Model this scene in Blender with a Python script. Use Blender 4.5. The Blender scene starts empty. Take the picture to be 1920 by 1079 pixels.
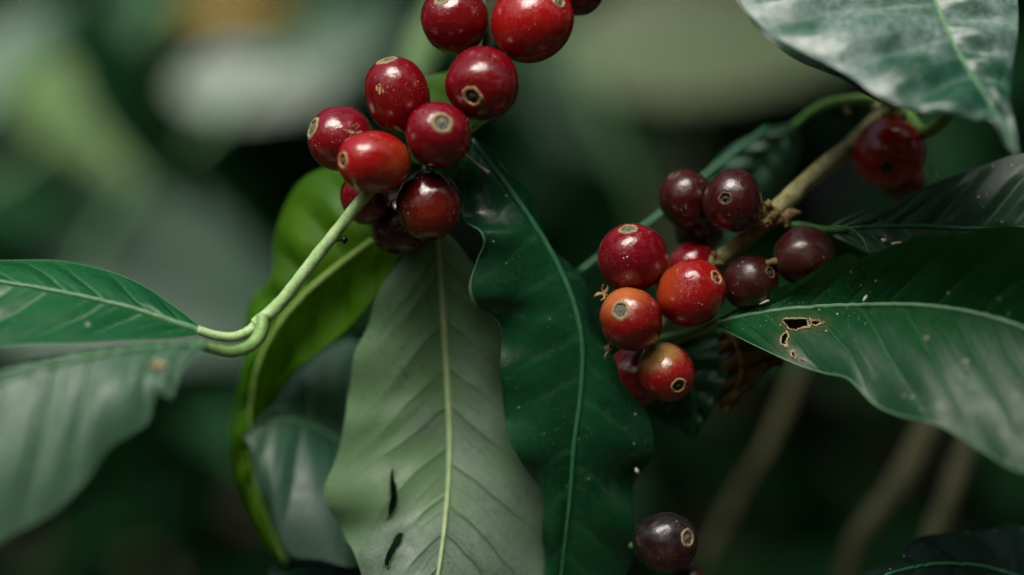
import bpy, math, random
import numpy as np
from mathutils import Vector, Matrix

# ------------------------------------------------------------------ camera, sky, sun, exposure
scene = bpy.context.scene
col = scene.collection
D = 0.4317                      # camera to the plane of focus (m)
FOCAL, SENSOR = 70.0, 36.0
WF = D * SENSOR / FOCAL         # width of the view at the plane of focus
CAM_Z = 1.20
cam_d = bpy.data.cameras.new('camera'); cam = bpy.data.objects.new('camera', cam_d); col.objects.link(cam)
cam.location = (0, -D, CAM_Z); cam.rotation_euler = (math.radians(90), 0, 0)
cam_d.lens = FOCAL; cam_d.sensor_width = SENSOR
cam_d.clip_start = 0.01; cam_d.clip_end = 500
cam_d.dof.use_dof = True; cam_d.dof.focus_distance = D - 0.002; cam_d.dof.aperture_fstop = 3.0
scene.camera = cam

SUN_DIR = Vector((-0.16, -0.60, 0.78)).normalized()      # towards the light
world = bpy.data.worlds.new('World'); scene.world = world; world.use_nodes = True
wn = world.node_tree.nodes; wl = world.node_tree.links
sky = wn.new('ShaderNodeTexSky'); sky.sky_type = 'NISHITA'; sky.sun_disc = False
sky.sun_elevation = math.asin(SUN_DIR.z); sky.sun_rotation = math.atan2(SUN_DIR.x, SUN_DIR.y)
sky.air_density = 0.7; sky.dust_density = 8.0; sky.ozone_density = 0.6
wn['Background'].inputs['Strength'].default_value = 0.05
wl.new(sky.outputs['Color'], wn['Background'].inputs['Color'])
sun_d = bpy.data.lights.new('sun', 'SUN'); sun = bpy.data.objects.new('sun', sun_d); col.objects.link(sun)
sun_d.energy = 1.5; sun_d.angle = math.radians(44); sun_d.color = (1.0, 0.97, 0.93)
sun.rotation_euler = SUN_DIR.to_track_quat('Z', 'Y').to_euler()
sun.location = (0, 0, 5)

scene.view_settings.view_transform = 'Standard'; scene.view_settings.look = 'None'
scene.view_settings.gamma = 1.0; scene.view_settings.use_curve_mapping = False
scene.view_settings.exposure = 1.3
scene.render.engine = 'CYCLES'
scene.cycles.use_denoising = True
scene.cycles.max_bounces = 8
scene.cycles.caustics_reflective = False; scene.cycles.caustics_refractive = False

# ------------------------------------------------------------------ helpers
PX = WF / 1920.0                # metres per photo pixel at the plane of focus
def at(px, py, y=0.0):
    k = (D + y) / D
    return np.array([(px - 960) * PX * k, y, CAM_Z - (py - 539.5) * PX * k])

def tag(o, label=None, cat=None, group=None, kind=None):
    if label: o['label'] = label
    if cat: o['category'] = cat
    if group: o['group'] = group
    if kind: o['kind'] = kind
    return o

def empty(name, loc):
    o = bpy.data.objects.new(name, None); o.empty_display_size = 0.01
    o.location = loc; col.objects.link(o); return o

def mesh_obj(name, verts, faces, mat, parent=None, loc=None, smooth=True, attrs=None):
    me = bpy.data.meshes.new(name)
    me.from_pydata([tuple(v) for v in verts], [], [tuple(f) for f in faces])
    if smooth: me.polygons.foreach_set('use_smooth', [True] * len(me.polygons))
    for k, a in (attrs or {}).items():
        at_ = me.attributes.new(k, 'FLOAT', 'POINT'); at_.data.foreach_set('value', np.asarray(a, dtype=np.float32))
    me.update()
    if mat is not None: me.materials.append(mat)
    o = bpy.data.objects.new(name, me); col.objects.link(o)
    if parent is not None: o.parent = parent
    if loc is not None: o.location = loc
    return o

def wloc(o):
    v = Vector((0, 0, 0))
    while o is not None:
        v = v + o.location; o = o.parent
    return np.array(v)

def catmull(P, n):
    P = np.asarray(P, float)
    if len(P) == 2:
        t = np.linspace(0, 1, n)[:, None]; return P[0] * (1 - t) + P[1] * t
    seg = np.linalg.norm(np.diff(P, axis=0), axis=1) ** 0.5
    kn = np.concatenate([[0], np.cumsum(np.maximum(seg, 1e-9))])
    arc = np.concatenate([[0], np.cumsum(np.linalg.norm(np.diff(P, axis=0), axis=1))])
    arc /= arc[-1]
    s = np.linspace(0, 1, n); tt = np.interp(s, arc, kn)
    m = np.zeros_like(P)
    m[1:-1] = (P[2:] - P[:-2]) / (kn[2:] - kn[:-2])[:, None]
    m[0] = (P[1] - P[0]) / (kn[1] - kn[0]); m[-1] = (P[-1] - P[-2]) / (kn[-1] - kn[-2])
    i = np.clip(np.searchsorted(kn, tt, side='right') - 1, 0, len(P) - 2)
    h = (kn[i + 1] - kn[i])[:, None]; u = ((tt - kn[i]) / h[:, 0])[:, None]
    return ((2*u**3 - 3*u**2 + 1) * P[i] + (u**3 - 2*u**2 + u) * h * m[i]
            + (-2*u**3 + 3*u**2) * P[i+1] + (u**3 - u**2) * h * m[i+1])

def tube_mesh(pts, radii, n=40, seg=10, rough=0.0, seed=0, flat=1.0, resample=True):
    """pts: list of xyz; radii: list of r (metres)."""
    rng = np.random.default_rng(seed)
    P = catmull(pts, n) if resample else np.asarray(pts, float)
    n = len(P)
    R = np.interp(np.linspace(0, 1, n), np.linspace(0, 1, len(radii)), radii)
    T = np.gradient(P, axis=0); T /= np.linalg.norm(T, axis=1)[:, None] + 1e-12
    nrm = np.cross(T[0], [0.0, -1, 0.2]); nrm /= np.linalg.norm(nrm) + 1e-12
    V, F = [], []
    ph = rng.random((4, 3)) * 6.28
    for i in range(n):
        nrm = nrm - T[i] * np.dot(nrm, T[i]); nrm /= np.linalg.norm(nrm) + 1e-12
        b = np.cross(T[i], nrm)
        for j in range(seg):
            a = 2 * math.pi * j / seg
            k = 1.0
            if rough:
                k += rough * (math.sin(3*a + 9*i/n*6 + ph[0, 0]) * 0.4 + math.sin(2*a - 23*i/n*3 + ph[1, 0]) * 0.4 + (rng.random() - .5) * 0.8)
            V.append(P[i] + R[i] * k * (math.cos(a) * nrm + math.sin(a) * b * flat))
    for i in range(n - 1):
        for j in range(seg):
            F.append((i*seg + j, i*seg + (j+1) % seg, (i+1)*seg + (j+1) % seg, (i+1)*seg + j))
    V.append(P[0]); V.append(P[-1]); a, b = len(V) - 2, len(V) - 1
    for j in range(seg):
        F.append((a, (j+1) % seg, j)); F.append((b, (n-1)*seg + j, (n-1)*seg + (j+1) % seg))
    return np.array(V), F

def tube(name, pts, radii, mat, parent=None, **k):
    V, F = tube_mesh(pts, radii, **k)
    base = np.array(pts[0], float)
    if parent is None:
        return mesh_obj(name, V - base, F, mat, None, tuple(base))
    pb = wloc(parent)
    return mesh_obj(name, V - base, F, mat, parent, tuple(base - pb))

# ------------------------------------------------------------------ materials
class NT:
    def __init__(s, name):
        s.m = bpy.data.materials.new(name); s.m.use_nodes = True
        s.t = s.m.node_tree; s.n = s.t.nodes; s.l = s.t.links
        s.b = s.n['Principled BSDF']; s.out = s.n['Material Output']
    def add(s, typ, **kw):
        x = s.n.new(typ)
        for k, v in kw.items(): setattr(x, k, v)
        return x
    def link(s, a, b): s.l.new(a, b)
    def setv(s, sock, v):
        if hasattr(v, 'is_linked') or hasattr(v, 'links'): s.link(v, sock)
        else: sock.default_value = v
    def coord(s, which='Object'):
        return s.add('ShaderNodeTexCoord').outputs[which]
    def noise(s, scale, detail=3, rough=.55, vec=None):
        x = s.add('ShaderNodeTexNoise'); x.inputs['Scale'].default_value = scale
        x.inputs['Detail'].default_value = detail; x.inputs['Roughness'].default_value = rough
        s.link(vec if vec is not None else s.coord(), x.inputs['Vector']); return x.outputs['Fac']
    def voro(s, scale, vec=None, out='Distance'):
        x = s.add('ShaderNodeTexVoronoi'); x.inputs['Scale'].default_value = scale
        s.link(vec if vec is not None else s.coord(), x.inputs['Vector']); return x.outputs[out]
    def ramp(s, fac, lo, hi, a=0.0, b=1.0):
        x = s.add('ShaderNodeMapRange'); x.interpolation_type = 'SMOOTHSTEP'
        s.link(fac, x.inputs['Value'])
        x.inputs['From Min'].default_value = lo; x.inputs['From Max'].default_value = hi
        x.inputs['To Min'].default_value = a; x.inputs['To Max'].default_value = b
        return x.outputs['Result']
    def math(s, op, a, b):
        x = s.add('ShaderNodeMath', operation=op); s.setv(x.inputs[0], a); s.setv(x.inputs[1], b); return x.outputs[0]
    def mix(s, fac, a, b):
        x = s.add('ShaderNodeMix', data_type='RGBA'); s.setv(x.inputs['Factor'], fac)
        for sock, v in ((x.inputs['A'], a), (x.inputs['B'], b)):
            if isinstance(v, tuple): sock.default_value = (*v, 1) if len(v) == 3 else v
            else: s.link(v, sock)
        return x.outputs['Result']
    def attr(s, name):
        x = s.add('ShaderNodeAttribute'); x.attribute_name = name; return x.outputs['Fac']
    def bump(s, h, strength, dist):
        x = s.add('ShaderNodeBump'); x.inputs['Strength'].default_value = strength; x.inputs['Distance'].default_value = dist
        s.link(h, x.inputs['Height']); s.link(x.outputs['Normal'], s.b.inputs['Normal']); return x

def leaf_material(name, base, base2, vein, rough=.38, trans=.25, tcol=None, speck=.5, dust=0.0, dustcol=(.42, .46, .45),
                  veinmix=.6, spec=.5, bumpd=.00025, dirt=0.0, net=0.0):
    t = NT(name)
    n1 = t.noise(70, 4, .6); n2 = t.noise(420, 3, .6)
    c = t.mix(t.ramp(n1, .35, .68), base, base2)
    c = t.mix(t.ramp(n2, .3, .75, 0, .35), c, tuple(x * .55 for x in base))
    c = t.mix(t.math('MULTIPLY', t.attr('vein'), veinmix), c, vein)
    if net:
        vx = t.add('ShaderNodeTexVoronoi'); vx.feature = 'DISTANCE_TO_EDGE'; vx.inputs['Scale'].default_value = 620
        nv = t.add('ShaderNodeTexNoise'); nv.inputs['Scale'].default_value = 700; t.link(t.coord(), nv.inputs['Vector'])
        ad = t.add('ShaderNodeVectorMath', operation='MULTIPLY_ADD'); t.link(nv.outputs['Color'], ad.inputs[0]); ad.inputs[1].default_value = (.0012, .0012, .0012); t.link(t.coord(), ad.inputs[2])
        t.link(ad.outputs[0], vx.inputs['Vector'])
        c = t.mix(t.ramp(vx.outputs['Distance'], .09, .0, 0, net), c, tuple(x * .5 for x in base))
        big = t.noise(28, 2, .5)
        c = t.mix(t.ramp(big, .42, .62, 0, .7), c, (base[0] * .75, base[1] * 1.05, base[2] * .55))
    # pale dust / specks that really lie on the leaf
    if speck:
        v1 = t.voro(330); msk = t.noise(95, 3, .7)
        sp = t.math('MULTIPLY', t.ramp(v1, .12, .05), t.ramp(msk, .47, .56))
        v2 = t.voro(1100)
        sp2 = t.math('MULTIPLY', t.ramp(v2, .16, .08), t.ramp(msk, .45, .60, 0, .6))
        sp = t.math('MAXIMUM', sp, sp2)
        sp = t.math('MULTIPLY', sp, speck)
        c = t.mix(sp, c, (.50, .52, .44))
    if dirt:
        d = t.math('MULTIPLY', t.ramp(t.noise(900, 4, .75), .575, .67), t.ramp(t.noise(60, 2), .45, .62, 0, dirt))
        c = t.mix(d, c, (.03, .035, .025))
    c = t.mix(t.math('MULTIPLY', t.attr('hurt'), t.ramp(t.noise(500, 3, .6), .3, .6, .10, .60)), c, (.10, .10, .045))
    ro = t.math('ADD', t.ramp(n2, .2, .8, rough - .07, rough + .07), t.ramp(t.noise(160, 4, .65), .45, .7, -.02, .10))
    if dust:
        dn = t.noise(55, 3, .6); dn2 = t.noise(620, 5, .75)
        f = t.math('MULTIPLY', t.ramp(dn, .34, .64), t.ramp(dn2, .36, .62, .30, 1.0))
        f = t.math('MULTIPLY', f, dust)
        c = t.mix(f, c, dustcol)
    t.link(c, t.b.inputs['Base Color']); t.link(ro, t.b.inputs['Roughness'])
    t.b.inputs['Specular IOR Level'].default_value = spec
    h = t.math('ADD', t.math('MULTIPLY', n2, .5), t.math('MULTIPLY', t.noise(1700, 2), .25))
    t.bump(h, .35, bumpd)
    if trans:
        tr = t.add('ShaderNodeBsdfTranslucent')
        tc = tcol or tuple(min(1, x * 2.2) for x in base2)
        x = t.mix(t.math('MULTIPLY', t.attr('vein'), .5), t.mix(t.ramp(n1, .35, .68), tuple(q * .8 for q in tc), tc), vein)
        t.link(x, tr.inputs['Color'])
        ms = t.add('ShaderNodeMixShader'); ms.inputs[0].default_value = trans
        t.link(t.b.outputs[0], ms.inputs[1]); t.link(tr.outputs[0], ms.inputs[2]); t.link(ms.outputs[0], t.out.inputs['Surface'])
    return t.m

def plain_material(name, c1, c2, rough=.6, scale=300, bumpd=.0003, spec=.4, scale2=None, sub=0.0):
    t = NT(name)
    n = t.noise(scale, 5, .65)
    c = t.mix(t.ramp(n, .35, .65), c1, c2)
    if scale2:
        c = t.mix(t.ramp(t.noise(scale2, 3, .7), .55, .7, 0, .7), c, tuple(x * .35 for x in c1))
    t.link(c, t.b.inputs['Base Color']); t.b.inputs['Roughness'].default_value = rough
    t.b.inputs['Specular IOR Level'].default_value = spec
    t.bump(n, .6, bumpd)
    if sub:
        t.b.inputs['Subsurface Weight'].default_value = sub
        t.b.inputs['Subsurface Radius'].default_value = (.6, 1, .3); t.b.inputs['Subsurface Scale'].default_value = .001
    return t.m

def berry_material(name, c1, c2, c3, rough=.15, speck=.9, bloom=0.0, streak=False, blotch=.5):
    """c1 skin, c2 less ripe side (attribute tint), c3 darker mottling."""
    t = NT(name)
    n1 = t.noise(160, 4, .6); n2 = t.noise(900, 3, .6)
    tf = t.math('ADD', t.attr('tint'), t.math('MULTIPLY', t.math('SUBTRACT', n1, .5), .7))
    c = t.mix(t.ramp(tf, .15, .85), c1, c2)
    c = t.mix(t.ramp(n1, .46, .74, 0, blotch), c, c3)
    c = t.mix(t.ramp(n2, .45, .8, 0, .15), c, c2)
    v = t.voro(620); m = t.noise(230, 2, .6)
    sp = t.math('MULTIPLY', t.ramp(v, .16, .07), t.ramp(m, .53, .60))
    v2 = t.voro(1500)
    sp = t.math('MAXIMUM', sp, t.math('MULTIPLY', t.ramp(v2, .20, .10), t.ramp(m, .44, .58, 0, .40)))
    sp = t.math('MULTIPLY', sp, speck)
    c = t.mix(sp, c, (.60, .50, .40))
    if streak:
        mp = t.add('ShaderNodeMapping'); mp.inputs['Scale'].default_value = (1, 1, .22)
        t.link(t.coord(), mp.inputs['Vector'])
        st = t.math('MULTIPLY', t.ramp(t.noise(900, 2, .6, mp.outputs[0]), .64, .68), t.attr('scar'))
        c = t.mix(st, c, (.55, .36, .18))
    if bloom:
        c = t.mix(t.ramp(t.noise(260, 5, .7), .35, .75, 0, bloom), c, (.22, .22, .24))
    t.link(c, t.b.inputs['Base Color'])
    t.link(t.math('ADD', t.ramp(n2, .25, .8, rough - .03, rough + .05), t.ramp(t.noise(110, 4, .65), .48, .72, 0, .16)), t.b.inputs['Roughness'])
    t.b.inputs['Specular IOR Level'].default_value = .80
    t.b.inputs['Subsurface Weight'].default_value = .12
    t.b.inputs['Subsurface Radius'].default_value = (1.0, .25, .1); t.b.inputs['Subsurface Scale'].default_value = .0025
    h = t.math('ADD', t.math('MULTIPLY', n1, .8), t.math('ADD', t.math('MULTIPLY', n2, .10), t.math('MULTIPLY', sp, .35)))
    t.bump(h, .45, .0009)
    return t.m

M = {}
M['leaf_green'] = leaf_material('leaf_green', (.010, .120, .036), (.017, .150, .042), (.20, .36, .19), rough=.30, speck=.45, tcol=(.03, .22, .04), spec=.40)
M['leaf_dark'] = leaf_material('leaf_dark', (.005, .054, .020), (.009, .074, .026), (.045, .16, .07), rough=.25, speck=.8, trans=.10, tcol=(.015, .13, .03), veinmix=.25, spec=.42)
M['leaf_big'] = leaf_material('leaf_big', (.006, .062, .022), (.011, .088, .029), (.07, .19, .09), rough=.34, speck=1.0, trans=.12, tcol=(.02, .17, .03), spec=.30, net=.35)
M['leaf_soot'] = leaf_material('leaf_soot', (.012, .050, .026), (.018, .066, .032), (.10, .20, .11), rough=.36, speck=1.0, trans=.05, tcol=(.02, .10, .03), dirt=.9, spec=.35)  # dark green with dark mottling and pale flecks
M['leaf_black'] = leaf_material('leaf_black', (.004, .014, .009), (.006, .020, .012), (.02, .05, .03), rough=.4, speck=.6, trans=.04, tcol=(.01, .05, .015), spec=.3)  # leaf colour darkened to carry the shade along the bottom
M['leaf_pale'] = leaf_material('leaf_pale', (.155, .240, .165), (.195, .285, .195), (.03, .07, .03), rough=.46, speck=.25, trans=.18, tcol=(.12, .32, .09), veinmix=.95, spec=.45, dirt=1.0, net=.6)
M['leaf_lime'] = leaf_material('leaf_lime', (.045, .170, .004), (.085, .225, .005), (.20, .36, .08), rough=.48, speck=0, trans=.50, tcol=(.22, .46, .005), veinmix=.45, spec=.25)
M['leaf_grey'] = leaf_material('leaf_grey', (.020, .078, .044), (.032, .102, .056), (.09, .18, .12), rough=.44, speck=.2, trans=.15, tcol=(.03, .16, .05))
M['leaf_frost'] = leaf_material('leaf_frost', (.012, .080, .045), (.02, .11, .06), (.14, .26, .18), rough=.28, speck=.9, trans=.12, tcol=(.03, .16, .05), spec=.6, dust=.75, dustcol=(.34, .45, .43))
M['leaf_yellow'] = leaf_material('leaf_yellow', (.30, .18, .03), (.38, .24, .045), (.35, .27, .1), rough=.5, speck=0, trans=.3, tcol=(.6, .4, .06))
M['leaf_olive'] = leaf_material('leaf_olive', (.070, .140, .036), (.10, .175, .048), (.13, .2, .08), spec=.25, rough=.5, speck=0, trans=.25, tcol=(.2, .36, .06))
M['leaf_mist'] = leaf_material('leaf_mist', (.19, .25, .20), (.24, .29, .24), (.24, .3, .24), rough=.5, speck=0, trans=.2, tcol=(.2, .32, .15))
M['leaf_fawn'] = leaf_material('leaf_fawn', (.085, .118, .062), (.11, .142, .075), (.13, .17, .09), spec=.2, rough=.55, speck=0, trans=.2, tcol=(.25, .32, .12))
M['leaf_silver'] = leaf_material('leaf_silver', (.065, .165, .092), (.092, .205, .118), (.20, .33, .22), rough=.44, speck=.3, trans=.15, tcol=(.05, .18, .07), spec=.55)
M['leaf_sage'] = leaf_material('leaf_sage', (.036, .094, .060), (.050, .114, .072), (.07, .14, .09), spec=.22, rough=.5, speck=0, trans=.2, tcol=(.1, .24, .1))
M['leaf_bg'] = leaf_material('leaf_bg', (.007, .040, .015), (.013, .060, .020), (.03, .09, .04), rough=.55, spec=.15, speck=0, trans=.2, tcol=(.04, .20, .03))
M['leaf_dead'] = leaf_material('leaf_dead', (.10, .065, .022), (.15, .10, .035), (.08, .05, .02), rough=.75, speck=.2, trans=.15, tcol=(.12, .07, .02), spec=.2, dirt=.6)
M['midrib_pale'] = plain_material('midrib_pale', (.30, .42, .20), (.38, .50, .26), rough=.45, scale=500)
M['midrib_green'] = plain_material('midrib_green', (.10, .25, .12), (.14, .31, .15), rough=.40, scale=500)
M['midrib_dark'] = plain_material('midrib_dark', (.025, .13, .055), (.035, .165, .07), rough=.38, scale=500)
M['rim_pale'] = plain_material('rim_pale', (.04, .12, .06), (.10, .20, .12), rough=.5, scale=200)
M['midrib_lime'] = plain_material('midrib_lime', (.20, .36, .07), (.26, .42, .10), rough=.5, scale=500)
M['stem_green'] = plain_material('stem_green', (.36, .58, .22), (.50, .69, .35), rough=.42, scale=420, sub=.2, scale2=1500)
M['petiole_green'] = plain_material('petiole_green', (.14, .34, .07), (.20, .42, .10), rough=.42, scale=420, sub=.2)
M['petiole_light'] = plain_material('petiole_light', (.20, .40, .10), (.32, .52, .20), rough=.42, scale=300, sub=.2, scale2=1500)
M['petiole_dark'] = plain_material('petiole_dark', (.03, .11, .03), (.05, .15, .04), rough=.42, scale=420)
M['bark'] = plain_material('bark', (.23, .23, .075), (.42, .40, .20), rough=.75, scale=260, bumpd=.0007, scale2=700)
M['bark_bg'] = plain_material('bark_bg', (.040, .044, .022), (.066, .070, .036), rough=.9, scale=90, spec=.2, bumpd=.001)
M['node_brown'] = plain_material('node_brown', (.14, .09, .03), (.30, .21, .08), rough=.8, scale=600, bumpd=.0006, scale2=900)
M['dry_tan'] = plain_material('dry_tan', (.40, .28, .13), (.55, .42, .22), rough=.7, scale=900, bumpd=.0003)
M['straw'] = plain_material('straw', (.42, .44, .26), (.55, .52, .34), rough=.6, scale=900)
M['debris'] = plain_material('debris', (.55, .55, .45), (.68, .66, .56), rough=.7, scale=900)
M['hole_rim'] = plain_material('hole_rim', (.24, .19, .09), (.48, .45, .27), rough=.7, scale=700)
M['ant_black'] = plain_material('ant_black', (.006, .008, .008), (.012, .012, .012), rough=.18, scale=1500, spec=.6)
M['soil'] = plain_material('soil', (.030, .022, .014), (.055, .040, .026), rough=.95, scale=6, bumpd=.02, spec=.2)
M['trunk'] = plain_material('trunk', (.10, .085, .06), (.16, .14, .10), rough=.9, scale=30, bumpd=.004, spec=.2)
M['scar_ring'] = plain_material('scar_ring', (.26, .15, .055), (.46, .32, .15), rough=.65, scale=900, bumpd=.0003)
M['scar_ring_grey'] = plain_material('scar_ring_grey', (.22, .16, .07), (.38, .29, .15), rough=.65, scale=900, bumpd=.0003)
M['scar_ring_dim'] = plain_material('scar_ring_dim', (.06, .028, .012), (.16, .095, .042), rough=.7, scale=1200, bumpd=.0003)
M['core_dark'] = plain_material('core_dark', (.020, .012, .008), (.07, .045, .025), rough=.55, scale=1400, bumpd=.0004)
M['core_grey'] = plain_material('core_grey', (.07, .065, .045), (.20, .19, .14), rough=.65, scale=1600, bumpd=.0004)
M['core_red'] = plain_material('core_red', (.12, .012, .010), (.26, .05, .03), rough=.35, scale=1200, bumpd=.0003)

# ------------------------------------------------------------------ the setting: ground
def ground():
    n = 60; xs = np.linspace(-60, 60, n); ys = np.linspace(-60, 60, n)
    rng = np.random.default_rng(3)
    V = [(x, y, rng.normal(0, .02)) for y in ys for x in xs]
    F = [(j*n + i, j*n + i + 1, (j+1)*n + i + 1, (j+1)*n + i) for j in range(n-1) for i in range(n-1)]
    o = mesh_obj('ground', V, F, M['soil']); tag(o, kind='structure')
ground()

# ------------------------------------------------------------------ shrubs and shade around the branch
def leaf_cloud(n, sampler, size, seed, up=.55):
    """n small folded leaves (4 quads each) spread through a volume."""
    rng = np.random.default_rng(seed)
    prof = [(0, .03), (.3, .9), (.65, .85), (1.0, .04)]
    V, F = [], []
    for i in range(n):
        c = sampler(rng)
        L = size * rng.uniform(.7, 1.25); w = L * rng.uniform(.19, .25)
        a = rng.normal(size=3); a[2] = a[2] * .5 - .45; a /= np.linalg.norm(a)
        nn = rng.normal(size=3) * .7; nn[2] += up * 1.6; nn -= a * np.dot(nn, a); nn /= np.linalg.norm(nn)
        b = np.cross(nn, a); o = len(V)
        dr = rng.uniform(.05, .3)
        for t, k in prof:
            m = c + a * L * t - nn * L * dr * t * t
            V += [m + b * w * k + nn * w * .25 * k, m, m - b * w * k + nn * w * .25 * k]
        for q in range(3):
            s = o + q * 3
            F += [(s, s+1, s+4, s+3), (s+1, s+2, s+5, s+4)]
    return np.array(V), F

def ell(cx, cy, cz, rx, ry, rz):
    def f(rng):
        while True:
            p = rng.uniform(-1, 1, 3)
            d = np.dot(p, p)
            if d < 1 and rng.random() < .25 + .75 * d: return np.array([cx + p[0]*rx, cy + p[1]*ry, cz + p[2]*rz])
    return f

def shrub(x, y, h, r, seed, label, group, n=2600, size=.14, z0=.25):
    e = empty('coffee_shrub', (x, y, 0)); tag(e, label, 'shrub', group)
    rng = np.random.default_rng(seed)
    V, F = leaf_cloud(n, ell(0, 0, (h + z0) / 2, r, r, (h - z0) / 2), size, seed)
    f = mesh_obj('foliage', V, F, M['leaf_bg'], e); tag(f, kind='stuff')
    tube('trunk', [(x, y, 0), (x + .05, y, h*.4), (x - .03, y + .04, h*.9)], [.03, .022, .008], M['trunk'], e, n=14, seg=8)
    for k in range(7):
        a = rng.uniform(0, 6.28); z = h * rng.uniform(.25, .8)
        tube('branch', [(x, y, z), (x + .5*r*math.cos(a), y + .5*r*math.sin(a), z + .1), (x + .85*r*math.cos(a), y + .85*r*math.sin(a), z)],
             [.010, .007, .003], M['trunk'], e, n=8, seg=6)
    return e

rows = [(-1.55, 2.3, 3.0, .95), (-.45, 2.0, 2.8, .85), (.55, 2.1, 3.1, .9), (1.6, 2.35, 2.9, .95)]
names = ['leafy dark shrub far behind the lower left leaves', 'tall dark shrub far behind the main red cluster',
         'dark shrub far behind the woody branch', 'dark shrub far behind the leaves at the right edge']
for i, (x, y, h, r) in enumerate(rows):
    shrub(x, y, h, r, 20 + i, names[i], 'shrubs of the row behind')
for i, (x, y, h, r) in enumerate([(-2.6, -1.3, 2.6, .9), (-1.9, -2.7, 2.3, .9), (-.4, -3.0, 2.2, .9), (1.2, -2.9, 2.3, .9), (2.4, -1.6, 2.8, .95), (2.7, .4, 3.0, .9), (-2.7, .5, 3.0, .9)]):  # unseen shrubs added to block low sky and darken reflections
    shrub(x, y, h, r, 40 + i, ['coffee shrub to the left, level with the photographer', 'coffee shrub behind the photographer, farthest left', 'coffee shrub straight behind the photographer', 'coffee shrub behind the photographer, to the right', 'tall coffee shrub to the right, level with the photographer', 'tall coffee shrub beyond the right edge of the view', 'tall coffee shrub beyond the left edge of the view'][i], 'shrubs of the facing row', n=1800, size=.16)

# the bush the branches grow on: its unseen upper foliage is added to shade what lies behind the fruit
def host_bush():
    e = empty('coffee_bush', (.15, .95, 0)); tag(e, 'big dark coffee bush right behind the fruiting branches', 'shrub')
    def samp(rng):
        while True:
            x = rng.uniform(-1.1, 1.1); y = rng.uniform(-.06, 1.7); z = rng.uniform(.20, .8)
            if y < .70 and (y > .30 or x < .02 + .12 * max(0, .3 - y) or rng.random() < .35): continue
            if z > .22 + .08 * max(0, y - .3): return np.array([x, y - .95, z + CAM_Z])
    V, F = leaf_cloud(3600, samp, .12, 77, up=.8)
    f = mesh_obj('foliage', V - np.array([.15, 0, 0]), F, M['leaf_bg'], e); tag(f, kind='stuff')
    V, F = leaf_cloud(2200, lambda rng: np.array([rng.uniform(-1.2, 1.2), rng.uniform(.75, 1.5) - .95, CAM_Z + rng.uniform(-.8, .3)]), .13, 78)
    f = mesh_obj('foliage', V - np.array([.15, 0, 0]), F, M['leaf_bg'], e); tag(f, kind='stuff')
    tube('trunk', [(.15, .95, 0), (.2, .98, .7), (.1, 1.0, 1.4), (.12, .96, 2.0)], [.035, .03, .022, .01], M['trunk'], e, n=18, seg=10)
    return e
host_bush()

def shade_overhang():  # unseen foliage added above the camera to shade the lower view
    e = empty('coffee_shrub', (.75, -.35, 0)); tag(e, 'leafy coffee shrub reaching over from the right beside the photographer', 'shrub', 'shrubs of the facing row')
    def samp(rng):
        while True:
            x = rng.uniform(-.40, .85); y = rng.uniform(-.72, -.29); z = rng.uniform(.24, .40)
            if rng.random() < .75 + .8 * x: return np.array([x - .75, y + .35, z + CAM_Z])
    V, F = leaf_cloud(560, samp, .11, 91, up=.9)
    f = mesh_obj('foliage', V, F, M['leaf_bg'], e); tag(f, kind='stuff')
    tube('trunk', [(.75, -.35, 0), (.72, -.36, .8), (.70, -.38, 1.7)], [.025, .02, .01], M['trunk'], e, n=14, seg=8)
    for dx, dy in ((-1.0, .0), (-.7, -.16), (-.4, -.05)):
        tube('branch', [(.71, -.37, 1.45), (.71 + dx*.5, -.37 + dy, 1.55), (.71 + dx, -.37 + dy, 1.52)], [.008, .006, .003], M['trunk'], e, n=12, seg=6)
shade_overhang()

# ------------------------------------------------------------------ leaves
def px_of(V):
    k = (D + V[:, 1]) / D
    return np.stack([V[:, 0] / (PX * k) + 960, 539.5 - (V[:, 2] - CAM_Z) / (PX * k)], 1)

def in_poly(P, poly):
    poly = np.asarray(poly, float); x, y = P[:, 0], P[:, 1]; inside = np.zeros(len(P), bool)
    j = len(poly) - 1
    for i in range(len(poly)):
        xi, yi = poly[i]; xj, yj = poly[j]
        c = ((yi > y) != (yj > y)) & (x < (xj - xi) * (y - yi) / (yj - yi + 1e-12) + xi)
        inside ^= c; j = i
    return inside

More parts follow.
